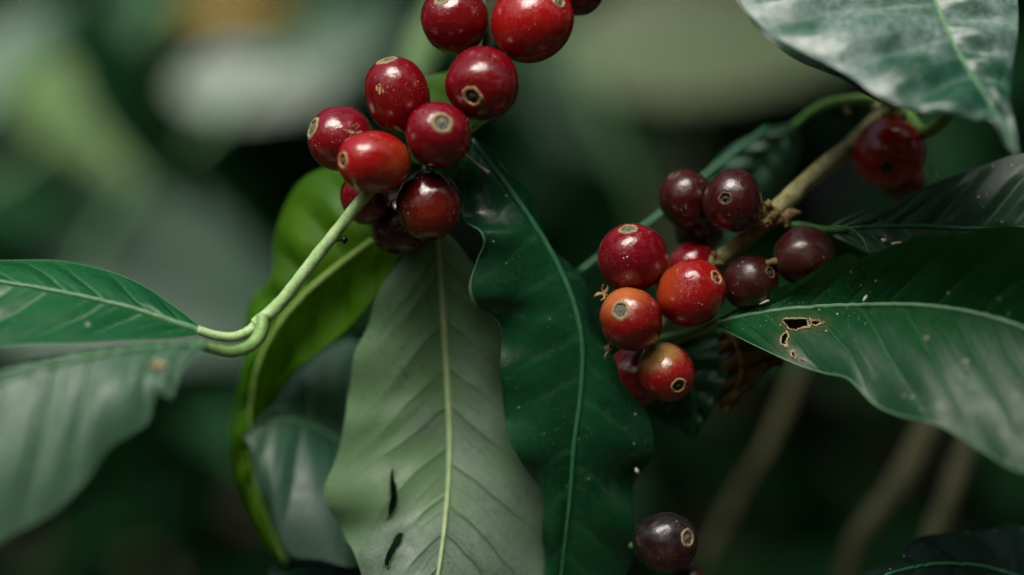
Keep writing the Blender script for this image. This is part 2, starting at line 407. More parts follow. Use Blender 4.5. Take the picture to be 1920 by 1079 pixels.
def build_leaf(parent, mid, left, right, mat, ribmat, rib=(.0011, .0004), veins=9, sweep=.16, groove=.0004, blister=.0007,
               bulge=(0.0, 0.0), n=150, m=44, holes=(), label=None, margin=None, wave=(0, 0, 0), under=False, ribflat=.75, seed=1,
               vein_w=.0055, name='leaf', skip0=0.0):
    """mid/left/right: lists of (photo px, photo px, depth y)."""
    rng = np.random.default_rng(seed)
    A = catmull([at(*p) for p in mid], n); Lq = catmull([at(*p) for p in left], n); Rq = catmull([at(*p) for p in right], n)
    us = np.linspace(-1, 1, 2*m + 1); t = np.linspace(0, 1, n)
    U, T = np.meshgrid(us, t)                       # n x (2m+1)
    au = np.abs(U)[..., None]
    E = np.where((U < 0)[..., None], Lq[:, None, :], Rq[:, None, :])
    P = A[:, None, :] * (1 - au) + E * au
    # arched cross-section, towards or away from the viewer
    arch = np.where(U < 0, bulge[0], bulge[1]) * np.sin(np.pi * np.clip(np.abs(U), 0, 1)) * np.sin(np.pi * np.clip(T, .02, .98)) ** .5
    P[..., 1] += arch
    # normals of the base sheet
    du = np.gradient(P, axis=1); dt = np.gradient(P, axis=0)
    N = np.cross(du, dt); N /= np.linalg.norm(N, axis=2)[..., None] + 1e-12
    N = np.where((N[..., 1] > 0)[..., None], -N, N)   # facing the viewer
    vein = np.zeros_like(U); disp = np.zeros_like(U)
    for side in (-1, 1):
        msk = (U * side >= 0)
        start = np.linspace(.02, .93, veins) + rng.uniform(-.026, .026, veins) + (0.025 if side > 0 else 0)
        best = np.full_like(U, 9.0)
        for i, s0 in enumerate(start):
            k = (sweep if not isinstance(sweep, tuple) else sweep[0 if side < 0 else 1]) * rng.uniform(.85, 1.2) * (1 - .35 * s0)
            wob = .0022 * np.sin(11 * np.abs(U) + 5 * i + 3 * side) + .0012 * np.sin(27 * np.abs(U) + 2 * i)
            d = T - (s0 + k * np.abs(U) ** 1.25 + wob)
            w = vein_w * (1.25 - .8 * np.abs(U))
            vi = np.exp(-(d / w) ** 2) * np.clip(1.15 - np.abs(U) ** 2, 0, 1)
            vein = np.where(msk, np.maximum(vein, vi), vein)
            k3 = k * rng.uniform(.8, 1.3); u1 = rng.uniform(.35, .8); s3 = s0 + .45 / veins + rng.uniform(-.02, .02)
            d3 = T - (s3 + k3 * np.abs(U) ** 1.2 + wob * 1.3)
            v3 = .45 * np.exp(-(d3 / (w * .7)) ** 2) * np.clip((u1 - np.abs(U)) * 5, 0, 1)
            vein = np.where(msk, np.maximum(vein, v3), vein)
            best = np.where(np.abs(d) < np.abs(best), d, best)
        sp = .91 / veins
        bl = np.cos(np.pi * np.clip(best / sp, -.5, .5) * 2) # 1 at vein, -1 midway
        disp = np.where(msk, -bl * np.clip(np.abs(U) * 3, 0, 1) * (1 - np.abs(U) ** 3), disp)
    sgn = -1 if under else 1
    env = np.clip(np.sin(np.pi * np.clip(T, 0, 1)) * 2.5, 0, 1)
    H = sgn * (blister * disp * env - groove * vein)
    fr, am, phs = wave
    if am: H = H + am * np.sin(2*np.pi*fr*T + phs + np.where(U > 0, 1.3, 0)) * np.abs(U) ** 2.5 * env
    P = P + N * H[..., None]
    nn, mm = P.shape[:2]
    V = P.reshape(-1, 3)
    idx = np.arange(nn*mm).reshape(nn, mm)
    F = np.stack([idx[:-1, :-1], idx[:-1, 1:], idx[1:, 1:], idx[1:, :-1]], -1).reshape(-1, 4)
    pix = px_of(V)
    for hp in holes:
        fc = pix[F].mean(1); F = F[~in_poly(fc, hp)]
    hurt = np.zeros(len(V))
    for hp in holes:
        for a_, b_ in zip(hp, list(hp[1:]) + [hp[0]]):
            for f_ in (0, .33, .66):
                dd = (pix[:, 0] - a_[0]*(1-f_) - b_[0]*f_) ** 2 + (pix[:, 1] - a_[1]*(1-f_) - b_[1]*f_) ** 2
                hurt = np.maximum(hurt, np.exp(-dd / 11.0 ** 2))
    base = A[0].copy(); pb = wloc(parent)
    edge = np.abs(U).reshape(-1)
    o = mesh_obj(name, V - base, F.tolist(), mat, parent, tuple(base - pb), attrs={'vein': vein.reshape(-1), 'edge': edge, 'hurt': hurt})
    if label: o['label'] = label
    # midrib
    i0 = int(skip0 * nn)
    mr = P[i0:, mm // 2] + N[i0:, mm // 2] * (.0001)
    st = max(1, len(mr) // 60)
    Vr, Fr = tube_mesh(mr[::st], rib, seg=8, resample=False, flat=1)
    mesh_obj('midrib', Vr - base, Fr, ribmat, o)
    if margin:
        mmat, r, sides = margin[:3]; m0, m1 = margin[3] if len(margin) > 3 else (0, 1)
        for s in sides:
            c = P[int(nn*m0):int(nn*m1), 0 if s == 'l' else -1][::2]
            Ve, Fe = tube_mesh(c, r if isinstance(r, list) else [r*.4, r, r, r*.4], seg=6, resample=False)
            mesh_obj('margin', Ve - base, Fe, mmat, o)
    for hp in holes:
        q = np.array(list(hp) + [hp[0]], float)
        q3 = []
        for a, b in zip(q[:-1], q[1:]):
            for s in np.linspace(0, 1, 6, endpoint=False):
                p = a * (1-s) + b * s + rng.normal(0, 1.1, 2)
                j = np.argsort(((pix - p) ** 2).sum(1))[:3]
                q3.append(at(p[0], p[1], V[j, 1].mean() - .0002))
        q3.append(q3[0])
        rr = [x * (.40 if under else .75) for x in (.00016, .00034, .0002, .0004, .00022, .0003, .00016)]
        Vh, Fh = tube_mesh(np.array(q3), rr, seg=6, resample=False, rough=.25, seed=seed)
        mesh_obj('hole_edge', Vh - base, Fh, M['hole_rim'] if not under else M['rim_pale'], o)
    return o, P

def free_leaf(parent, c, y, ang, length, width, normal, mat, ribmat, droop=.12, fold=.15, dy=0.0, n=40, m=8, label=None, rib=.0012, name='leaf'):
    """A whole leaf centred on photo point c at depth y; length and width in photo pixels at that depth's scale."""
    k = PX * (D + y) / D; C = at(c[0], c[1], y); Lm = length * k; W = width * k / 2
    nn = np.array(normal, float); nn /= np.linalg.norm(nn)
    a = np.array([math.cos(math.radians(ang)), dy, math.sin(math.radians(ang))]); a -= nn * np.dot(a, nn); a /= np.linalg.norm(a)
    b = np.cross(nn, a)
    t = np.linspace(0, 1, n); us = np.linspace(-1, 1, 2*m + 1)
    U, T = np.meshgrid(us, t)
    prof = np.sin(np.pi * T ** .85) ** .85 * (1 - .25 * T) + .01
    s = int(abs(c[0] * 7 + c[1]))
    prof = prof * (1 + .05 * np.sin(9 * T * 6 + s) * np.abs(U))
    P = (C + a * ((T - .5) * Lm)[..., None] + b * (U * prof * W)[..., None]
         + nn * (fold * np.abs(U) * prof * W - droop * Lm * (T - .45) ** 2 * 2 + .02 * W * np.sin(14 * T * 3 + 4 * np.abs(U)))[..., None])
    V = P.reshape(-1, 3); idx = np.arange(V.shape[0]).reshape(n, -1)
    F = np.stack([idx[:-1, :-1], idx[:-1, 1:], idx[1:, 1:], idx[1:, :-1]], -1).reshape(-1, 4)
    vein = np.maximum.reduce([np.exp(-((T - s0 - .13 * np.abs(U) ** 1.2) / .01) ** 2) for s0 in np.linspace(.05, .9, 8)])
    base = P[0, m].copy(); pb = wloc(parent)
    o = mesh_obj(name, V - base, F.tolist(), mat, parent, tuple(base - pb), attrs={'vein': vein.reshape(-1)})
    if label: o['label'] = label
    Vr, Fr = tube_mesh(P[:, m] + nn * .0002, [rib, rib * .3], seg=6, resample=False)
    mesh_obj('midrib', Vr - base, Fr, ribmat, o)
    return o

# ------------------------------------------------------------------ left fruiting branch
LB = empty('coffee_branch', tuple(at(925, -60, .012))); tag(LB, 'slim pale green branch carrying the main cluster of bright red cherries', 'branch', 'fruiting branches')
tube('wood', [at(925, -60, .012), at(925, 40, .010), at(918, 90, .009), at(885, 165, .010), at(845, 230, .010), at(765, 300, .007), at(735, 325, .005)], [.0017, .0017, .0019, .0018, .0018, .0019, .0016], M['bark_bg'], LB, n=60, seg=12, rough=.06, seed=3)
tube('stem', [at(778, 288, .0065), at(742, 316, .0015), at(704, 348, -.0038), at(672, 382, -.0052), at(636, 428, -.0050), at(596, 478, -.0048), at(556, 530, -.0053), at(522, 572, -.0056), at(480, 611, -.006)],
     [.0018, .0015, .00128, .00130, .00130, .00138, .00136, .00142, .0017], M['stem_green'], LB, n=140, seg=16, rough=.05, seed=4)
tube('petiole', [at(490, 596, -.0058), at(472, 618, -.0065), at(440, 632, -.0075), at(405, 630, -.0085), at(370, 619, -.0095)],
     [.0013, .0012, .0011, .00105, .0010], M['stem_green'], LB, n=40, seg=12, rough=.03, seed=5)
tube('petiole', [at(492, 592, -.0075), at(490, 620, -.009), at(470, 648, -.0125), at(435, 661, -.017), at(398, 655, -.021), at(372, 648, -.0245)],
     [.0013, .0014, .00135, .0013, .0012, .0010], M['petiole_light'], LB, n=50, seg=12, rough=.03, seed=6)

# leaf at far left, seen from above
build_leaf(LB, [(380, 622, -.0092), (330, 607, -.010), (250, 580, -.011), (120, 550, -.012), (-20, 527, -.012), (-170, 520, -.008)],
           [(378, 616, -.0090), (330, 578, -.004), (270, 537, .000), (200, 508, .003), (110, 490, .005), (20, 489, .006), (-90, 492, .006), (-170, 518, -.006)],
           [(376, 627, -.0095), (320, 634, -.018), (250, 637, -.022), (150, 643, -.025), (60, 645, -.026), (-30, 650, -.026), (-110, 620, -.02), (-170, 524, -.009)],
           M['leaf_green'], M['midrib_green'], rib=(.0009, .0006, .00045, .0002), veins=7, sweep=.20, groove=.00022, blister=.0004, bulge=(-.002, .0),
           label='glossy green leaf pointing left, at the tip of the pale green stem', margin=(M['midrib_dark'], .00014, 'lr'), seed=11)
# blurred leaf at lower left, close to the lens
build_leaf(LB, [(385, 648, -0.0245), (300, 652, -0.0313), (200, 664, -0.0374), (100, 684, -0.0402), (0, 716, -0.0431), (-120, 770, -0.0459), (-200, 830, -0.0474)],
           [(386, 644, -0.0245), (300, 644, -0.0291), (200, 652, -0.0360), (100, 668, -0.0388), (0, 695, -0.0417), (-110, 745, -0.0445), (-200, 825, -0.0469)],
           [(388, 652, -0.0250), (362, 672, -0.0313), (338, 705, -0.0369), (322, 748, -0.0402), (296, 742, -0.0402), (280, 790, -0.0426), (252, 812, -0.0445), (205, 842, -0.0459), (160, 905, -0.0483), (95, 965, -0.0502), (20, 1005, -0.0521), (-90, 1060, -0.0531), (-200, 840, -0.0483)],
           M['leaf_silver'], M['midrib_green'], rib=(.0009, .0006, .0004), veins=7, sweep=.12, groove=.0006, blister=.0004, bulge=(0, -.003),
           label='out of focus greyish green leaf with a small rust spot, lower left', seed=12)
# yellow-green leaf behind the stem
build_leaf(LB, [(735, 428, .017), (660, 480, .022), (580, 545, .026), (520, 615, .030), (480, 700, .034), (468, 800, .038), (478, 900, .040), (505, 985, .040), (540, 1062, .038)],
           [(700, 400, .018), (660, 325, .026), (606, 316, .030), (556, 348, .033), (524, 410, .036), (511, 465, .038), (518, 500, .038), (496, 535, .039), (470, 562, .040), (457, 620, .041), (453, 690, .042), (438, 765, .043), (430, 835, .044), (444, 905, .044), (470, 970, .043), (505, 1030, .041), (540, 1064, .038)],
           [(760, 450, .018), (745, 490, .020), (700, 560, .022), (650, 618, .026), (590, 665, .030), (540, 705, .036), (505, 770, .042), (492, 840, .044), (500, 915, .043), (520, 990, .041), (541, 1060, .038)],
           M['leaf_lime'], M['midrib_lime'], rib=(.0009, .0008, .0005, .0003), veins=9, sweep=.12, groove=.0003, blister=.0008, bulge=(-.004, .004),
           label='bright yellow-green leaf behind the pale stem', seed=13)
# pale underside leaf hanging in the middle
build_leaf(LB, [(818, 425, .013), (824, 470, .015), (831, 570, .018), (838, 700, .019), (843, 820, .017), (839, 930, .012), (824, 1060, .003), (800, 1200, -.006)],
           [(812, 428, .013), (775, 462, .015), (738, 500, .017), (708, 560, .019), (686, 612, .020), (672, 648, .020), (662, 695, .020), (648, 745, .020), (649, 785, .019), (643, 824, .019), (623, 866, .018), (611, 909, .016), (616, 947, .015), (642, 1003, .014), (668, 1041, .008), (678, 1085, .005), (700, 1140, .000), (795, 1198, -.006)],
           [(826, 428, .013), (870, 470, .016), (915, 540, .018), (948, 640, .020), (968, 740, .020), (1000, 840, .020), (1030, 930, .019), (1040, 1010, .018), (1020, 1090, .016), (930, 1160, .006), (803, 1200, -.006)],
           M['leaf_pale'], M['midrib_pale'], rib=(.00075, .0008, .0007, .00055, .0004), veins=10, sweep=(.26, .13), groove=.00022, blister=.00016, bulge=(-.004, -.003), wave=(7, .0008, 0),
           label='pale grey-green leaf hanging underside out, with a slit torn in it', under=True, seed=14, m=60, n=330, vein_w=.0034,
           holes=[[(735, 876), (739, 896), (747, 933), (744, 952), (735, 968), (726, 974), (730, 930), (731, 896)],
                  [(746, 999), (757, 1000), (752, 1020), (739, 1038), (728, 1064), (719, 1060), (726, 1036), (736, 1014)]])
# dark glossy leaf hanging to the right of it
build_leaf(LB, [(884, 262, .006), (930, 322, .006), (985, 398, .006), (1035, 478, .006), (1072, 560, .006), (1091, 640, .006), (1090, 730, .007), (1077, 830, .008), (1070, 920, .010), (1060, 1010, .012), (1050, 1100, .014), (1040, 1180, .016)],
           [(878, 266, .006), (862, 292, .004), (855, 325, .003), (872, 350, .004), (867, 400, .004), (880, 428, .002), (904, 441, .000), (909, 462, .000), (895, 494, .001), (882, 532, .002), (887, 558, .003), (911, 583, .006), (933, 609, .006), (940, 655, .007), (941, 725, .007), (947, 802, .007), (975, 853, .008), (992, 896, .010), (1014, 930, .010), (1023, 968, .011), (1018, 1024, .012), (1017, 1085, .014), (1035, 1178, .016)],
           [(888, 258, .006), (932, 292, .010), (978, 350, .014), (1022, 424, .017), (1062, 495, .018), (1098, 548, .017), (1118, 588, .015), (1126, 640, .012), (1152, 692, .010), (1192, 740, .008), (1216, 782, .008), (1223, 832, .009), (1214, 872, .011), (1190, 915, .013), (1182, 1000, .016), (1178, 1080, .018), (1045, 1180, .016)],
           M['leaf_dark'], M['midrib_dark'], rib=(.0007, .0007, .0006, .0005, .0003), veins=10, sweep=.10, groove=.0001, blister=.00010, bulge=(-.0015, -.001),
           wave=(6.5, .0012, .4), label='long dark green glossy leaf with a wavy left edge beside the pale leaf', margin=(M['rim_pale'], [.00004, .0001, .0001, .0002, .0004, .0002, .0004, .0005, .0003, .00002], 'l', (.06, .44)), seed=15, m=50, n=200)
# scrap of bright leaf showing between the cherries
build_leaf(LB, [(862, 262, .014), (878, 215, .017), (884, 160, .020), (880, 112, .022)], [(858, 262, .014), (790, 225, .017), (778, 170, .019), (800, 146, .020), (840, 134, .021), (876, 112, .022)],
           [(866, 262, .014), (925, 215, .016), (930, 160, .018), (884, 110, .022)], M['leaf_lime'], M['midrib_lime'], rib=(.0006, .0003), n=50, m=18, veins=5, groove=.0001, blister=.0002,
           label='small bright green leaf showing between the upper red cherries', seed=16)

# ------------------------------------------------------------------ right woody branch
RB = empty('coffee_branch', tuple(at(1700, 170, .030))); tag(RB, 'woody tan branch with knobbly nodes carrying the darker cherries', 'branch', 'fruiting branches')
tube('wood', [at(1700, 170, .030), at(1670, 205, .029), at(1600, 270, .025), at(1530, 325, .019), at(1470, 382, .014), at(1430, 420, .012), at(1380, 462, .012), at(1335, 498, .013), at(1290, 540, .018), at(1250, 590, .020), at(1215, 650, .022)],
     [.0028, .0026, .0021, .0020, .0020, .0023, .0019, .0019, .0018, .0016, .0015], M['bark'], RB, n=140, seg=18, rough=.07, seed=7)
def knot(name, c, y, r, mat, parent, seed, n=9):
    rng = np.random.default_rng(seed); C = at(c[0], c[1], y); V, F = [], []
    for k in range(n):
        p = C + rng.normal(0, r * .55, 3); q = p + rng.normal(0, r * .5, 3)
        v, f = tube_mesh([p, (p + q)/2 + rng.normal(0, r*.15, 3), q], [r*.34, r*.42, r*.12], n=8, seg=7, rough=.3, seed=seed + k)
        F += [tuple(i + len(V) for i in x) for x in f]; V += list(v)
    pb = wloc(parent); return mesh_obj(name, np.array(V) - C, F, mat, parent, tuple(C - pb))
knot('node', (1685, 195), .026, .0042, M['bark'], RB, 31, 12)
knot('node', (1452, 402), .0085, .0030, M['node_brown'], RB, 32, 12)
knot('bud_remains', (1425, 412), .007, .0020, M['dry_tan'], RB, 33, 8)
knot('node', (1338, 498), .011, .0018, M['node_brown'], RB, 34, 8)
tube('petiole', [at(1668, 200, .027), at(1630, 186, .030), at(1570, 190, .034), at(1525, 208, .038), at(1490, 236, .042)], [.0014, .0012, .0011, .0009], M['petiole_green'], RB, n=40, seg=10)
tube('petiole', [at(1700, 215, .026), at(1730, 248, .020), at(1762, 232, .014), at(1785, 200, .008), at(1800, 120, .000)], [.0016, .0016, .0014, .0012, .001], M['petiole_green'], RB, n=40, seg=10)
tube('petiole', [at(1225, 640, .020), at(1270, 632, .015), at(1310, 622, .011), at(1350, 606, .008)], [.0013, .0012, .0011, .001], M['petiole_green'], RB, n=30, seg=10)
tube('petiole', [at(1440, 418, .012), at(1500, 424, .010), at(1545, 432, .010), at(1590, 430, .010)], [.0012, .0011, .0010, .0009], M['petiole_dark'], RB, n=30, seg=10)
tube('twig', [at(1440, 240, .040), at(1340, 315, .036), at(1230, 408, .032), at(1150, 462, .030), at(1085, 512, .028)], [.0008, .0008, .0009, .0009], M['midrib_dark'], RB, n=40, seg=8)

# big leaf at right
big_holes = [[(1466, 601), (1476, 597), (1511, 598), (1519, 614), (1500, 617), (1481, 619), (1472, 610)],
             [(1518, 597), (1528, 601), (1549, 605), (1531, 612), (1522, 609)],
             [(1474, 620), (1479, 628), (1475, 640), (1477, 652), (1464, 647), (1465, 632)],
             [(1481, 658), (1490, 662), (1495, 673), (1486, 670)]]
build_leaf(RB, [(1338, 607, .0085), (1400, 592, .006), (1480, 580, .002), (1600, 573, -.005), (1720, 573, -.012), (1820, 586, -.018), (1920, 616, -.024), (2060, 690, -.03)],
           [(1340, 603, .0085), (1385, 577, .0075), (1450, 546, .002), (1520, 511, -.004), (1570, 487, -.009), (1592, 477, -.011), (1612, 481, -.012), (1634, 472, -.014), (1700, 452, -.020), (1800, 432, -.028), (1920, 428, -.036), (2010, 500, -.036), (2058, 680, -.03)],
           [(1342, 611, .0080), (1400, 640, .000), (1480, 679, -.008), (1540, 697, -.013), (1592, 712, -.017), (1640, 758, -.023), (1690, 779, -.028), (1762, 800, -.033), (1840, 842, -.038), (1925, 888, -.043), (2020, 860, -.044), (2062, 700, -.031)],
           M['leaf_big'], M['midrib_green'], rib=(.0004, .00055, .0006, .0006, .0005), veins=9, sweep=.15, groove=.0003, blister=.00018, bulge=(.002, -.002),
           label='broad green leaf with small chewed holes at the right', margin=(M['midrib_green'], .00020, 'r'), holes=big_holes, wave=(5.5, .0006, .6), seed=17, m=64, n=260, vein_w=.006)
# dark flecked leaf above it
build_leaf(RB, [(1545, 432, .0105), (1620, 426, .010), (1720, 424, .009), (1830, 430, .007), (1930, 428, .004), (2080, 440, .0)],
           [(1546, 428, .0105), (1600, 402, .0110), (1665, 384, .0115), (1740, 348, .0115), (1840, 312, .011), (1930, 288, .010), (2020, 330, .004), (2080, 436, .0)],
           [(1548, 436, .0105), (1580, 452, .009), (1630, 478, .008), (1700, 520, .006), (1800, 540, .004), (1920, 545, .002), (2030, 500, .0), (2080, 446, .0)],
           M['leaf_soot'], M['midrib_dark'], rib=(.0004, .0005, .0005), veins=8, sweep=.16, groove=.0003, blister=.0004, bulge=(-.001, 0),
           label='dark sooty leaf flecked with white, above the chewed leaf', seed=18, m=44)
# dusty leaf at upper right
build_leaf(RB, [(1700, -180, -0.0020), (1730, -60, -0.0100), (1760, 20, -0.0160), (1800, 105, -0.0230), (1850, 185, -0.0310), (1885, 245, -0.0360), (1908, 292, -0.0400)],
           [(1690, -180, -0.0020), (1460, -120, -0.0090), (1385, -20, -0.0160), (1432, 52, -0.0220), (1510, 100, -0.0260), (1590, 140, -0.0290), (1650, 182, -0.0330), (1715, 205, -0.0350), (1780, 214, -0.0360), (1838, 216, -0.0360), (1866, 242, -0.0370), (1884, 272, -0.0385), (1906, 294, -0.0400)],
           [(1708, -180, -0.0020), (1880, -100, -0.0040), (1905, -20, -0.0100), (1908, 60, -0.0180), (1897, 130, -0.0240), (1894, 190, -0.0290), (1903, 240, -0.0350), (1910, 292, -0.0400)],
           M['leaf_frost'], M['midrib_green'], rib=(.0006, .0005, .0004, .0002), veins=8, sweep=.14, groove=.0003, blister=.0011, bulge=(-.002, -.001),
           label='dusty leaf with a whitish sheen at the upper right, tip pointing down', seed=19, m=50, n=160)
build_leaf(RB, [(1560, -160, .020), (1520, -20, .012), (1580, 80, .004), (1640, 140, -.004), (1690, 200, -.010)],  # extra dark blade stands in for the dusty leaf's shadowed, rolled edge
           [(1550, -160, .020), (1360, -80, .014), (1400, 30, .008), (1480, 105, .002), (1580, 150, -.006), (1640, 188, -.010), (1688, 201, -.010)],
           [(1570, -160, .020), (1660, 0, .012), (1690, 120, .0), (1692, 199, -.010)],
           M['leaf_soot'], M['midrib_dark'], rib=(.0005, .0003), n=70, m=20, veins=6, label='dark leaf edge showing under the dusty leaf', seed=29)
# dim leaf behind the wood
build_leaf(RB, [(1492, 234, .042), (1462, 262, .044), (1425, 310, .047), (1395, 360, .050), (1370, 420, .052), (1350, 480, .054)],
           [(1488, 230, .042), (1420, 250, .046), (1360, 285, .049), (1325, 325, .052), (1318, 380, .054), (1348, 478, .054)],
           [(1496, 238, .042), (1502, 262, .044), (1495, 310, .046), (1470, 360, .049), (1430, 420, .052), (1352, 482, .054)],
           M['leaf_grey'], M['midrib_dark'], rib=(.0007, .0004), n=70, m=20, veins=7, bulge=(-.002, -.002),
           label='dim blurred leaf hanging behind the woody branch', seed=20)
# dark leaf below the right cluster
build_leaf(RB, [(1235, 630, .022), (1270, 680, .021), (1300, 740, .020), (1300, 820, .022)],
           [(1230, 632, .022), (1200, 690, .024), (1210, 760, .024), (1296, 822, .022)],
           [(1240, 628, .022), (1335, 618, .020), (1368, 660, .018), (1362, 712, .017), (1335, 772, .018), (1302, 822, .022)],
           M['leaf_dark'], M['midrib_dark'], rib=(.0006, .0003), n=60, m=20, veins=6, label='small dark glossy leaf hanging under the right cluster', seed=21)

# leaf behind left, dark bottom leaves
BB = empty('coffee_branch', tuple(at(760, 700, .05))); tag(BB, 'shaded branch low behind the pale hanging leaf', 'branch')
tube('stem', [at(760, 700, .05), at(740, 860, .055), at(730, 1000, .06), at(720, 1200, .06)], [.0018, .0018, .0016, .0016], M['petiole_dark'], BB, n=30, seg=8)
build_leaf(BB, [(735, 862, .052), (690, 846, .049), (640, 826, .046), (560, 790, .043), (500, 790, .040), (458, 818, .036)],
           [(735, 855, .052), (720, 720, .058), (672, 642, .060), (625, 648, .058), (570, 690, .052), (515, 755, .044), (462, 812, .037)],
           [(735, 870, .052), (700, 1010, .032), (668, 1062, .026), (600, 1050, .026), (545, 1040, .027), (515, 985, .029), (504, 944, .031), (484, 912, .033), (470, 850, .035), (459, 826, .036)],
           M['leaf_grey'], M['midrib_green'], rib=(.0006, .0004, .0002), veins=6, sweep=.10, n=110, m=40, blister=.0002, bulge=(-.003, -.003),
           label='dull grey-green leaf half hidden behind the pale leaf', seed=22)
build_leaf(BB, [(725, 1120, .050), (640, 1085, .044), (560, 1075, .038), (490, 1095, .032)],
           [(725, 1115, .050), (680, 1062, .052), (590, 1048, .048), (530, 1050, .040), (492, 1090, .032)],
           [(725, 1125, .050), (660, 1160, .034), (560, 1150, .026), (492, 1098, .032)],
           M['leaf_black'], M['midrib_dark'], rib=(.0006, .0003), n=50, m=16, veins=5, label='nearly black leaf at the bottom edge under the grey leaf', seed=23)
DB = empty('coffee_branch', tuple(at(1960, 1120, .01))); tag(DB, 'dark leafy shoot in the bottom right corner', 'branch')
tube('stem', [at(1960, 1120, .01), at(1960, 1250, .02), at(1940, 1500, .03)], [.002, .002, .002], M['petiole_dark'], DB, n=20, seg=8)
build_leaf(DB, [(1950, 1100, .010), (1850, 1065, .006), (1740, 1060, .000), (1640, 1085, -.004), (1560, 1110, -.008)],
           [(1950, 1090, .010), (1920, 990, .022), (1840, 996, .022), (1765, 1000, .018), (1715, 1012, .012), (1690, 1040, .008), (1650, 1062, .004), (1600, 1078, .0), (1562, 1106, -.008)],
           [(1950, 1110, .010), (1850, 1160, -.01), (1700, 1170, -.016), (1562, 1114, -.008)],
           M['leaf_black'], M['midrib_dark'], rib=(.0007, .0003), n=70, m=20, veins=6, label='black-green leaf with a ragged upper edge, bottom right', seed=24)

# dead brown leaf hanging below the big leaf
DL = empty('dead_leaf', tuple(at(1362, 622, .016))); tag(DL, 'withered brown leaf scrap hanging below the chewed leaf', 'dead leaf')
build_leaf(DL, [(1362, 620, .016), (1385, 660, .016), (1390, 700, .017), (1372, 740, .019), (1358, 778, .020)],
           [(1352, 622, .016), (1346, 660, .018), (1350, 705, .019), (1346, 745, .020), (1352, 776, .020)],
           [(1372, 612, .018), (1545, 575, .020), (1560, 640, .018), (1480, 655, .016), (1442, 682, .014), (1424, 712, .014), (1396, 730, .016), (1384, 752, .018), (1362, 780, .020)],
           M['leaf_dead'], M['node_brown'], rib=(.0005, .0003), n=50, m=16, veins=5, blister=.0015, name='blade', seed=25)

# ------------------------------------------------------------------ cherries
def hue(c): return tuple(c)
BM = {
 'red':     berry_material('skin_red', (.170, .003, .007), (.30, .012, .007), (.085, .002, .008)),
 'bright':  berry_material('skin_bright', (.34, .006, .007), (.42, .065, .012), (.22, .004, .009), blotch=.35),
 'crimson': berry_material('skin_crimson', (.190, .003, .010), (.30, .012, .010), (.10, .002, .009)),
 'streak':  berry_material('skin_streaked', (.190, .003, .007), (.30, .007, .006), (.10, .002, .008), streak=True),
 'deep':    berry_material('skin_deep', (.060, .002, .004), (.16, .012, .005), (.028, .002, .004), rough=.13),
 'maroon':  berry_material('skin_maroon', (.046, .003, .004), (.060, .007, .005), (.022, .002, .003), rough=.25, speck=.6, bloom=.02),
 'brown':   berry_material('skin_brown', (.050, .006, .004), (.065, .011, .006), (.024, .004, .003), rough=.30, speck=.6, bloom=.03),
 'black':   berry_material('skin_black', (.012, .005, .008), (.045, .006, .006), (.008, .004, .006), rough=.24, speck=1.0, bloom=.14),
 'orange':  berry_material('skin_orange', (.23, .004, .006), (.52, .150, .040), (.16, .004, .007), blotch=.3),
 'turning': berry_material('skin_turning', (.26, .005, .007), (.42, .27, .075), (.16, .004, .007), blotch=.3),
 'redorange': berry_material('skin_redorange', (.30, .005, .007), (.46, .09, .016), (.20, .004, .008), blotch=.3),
}
SC = {'hole': ('scar_ring', 'core_dark'), 'grey': ('scar_ring_grey', 'core_grey'), 'red': ('scar_ring', 'core_red'), 'dim': ('scar_ring_dim', 'core_dark')}

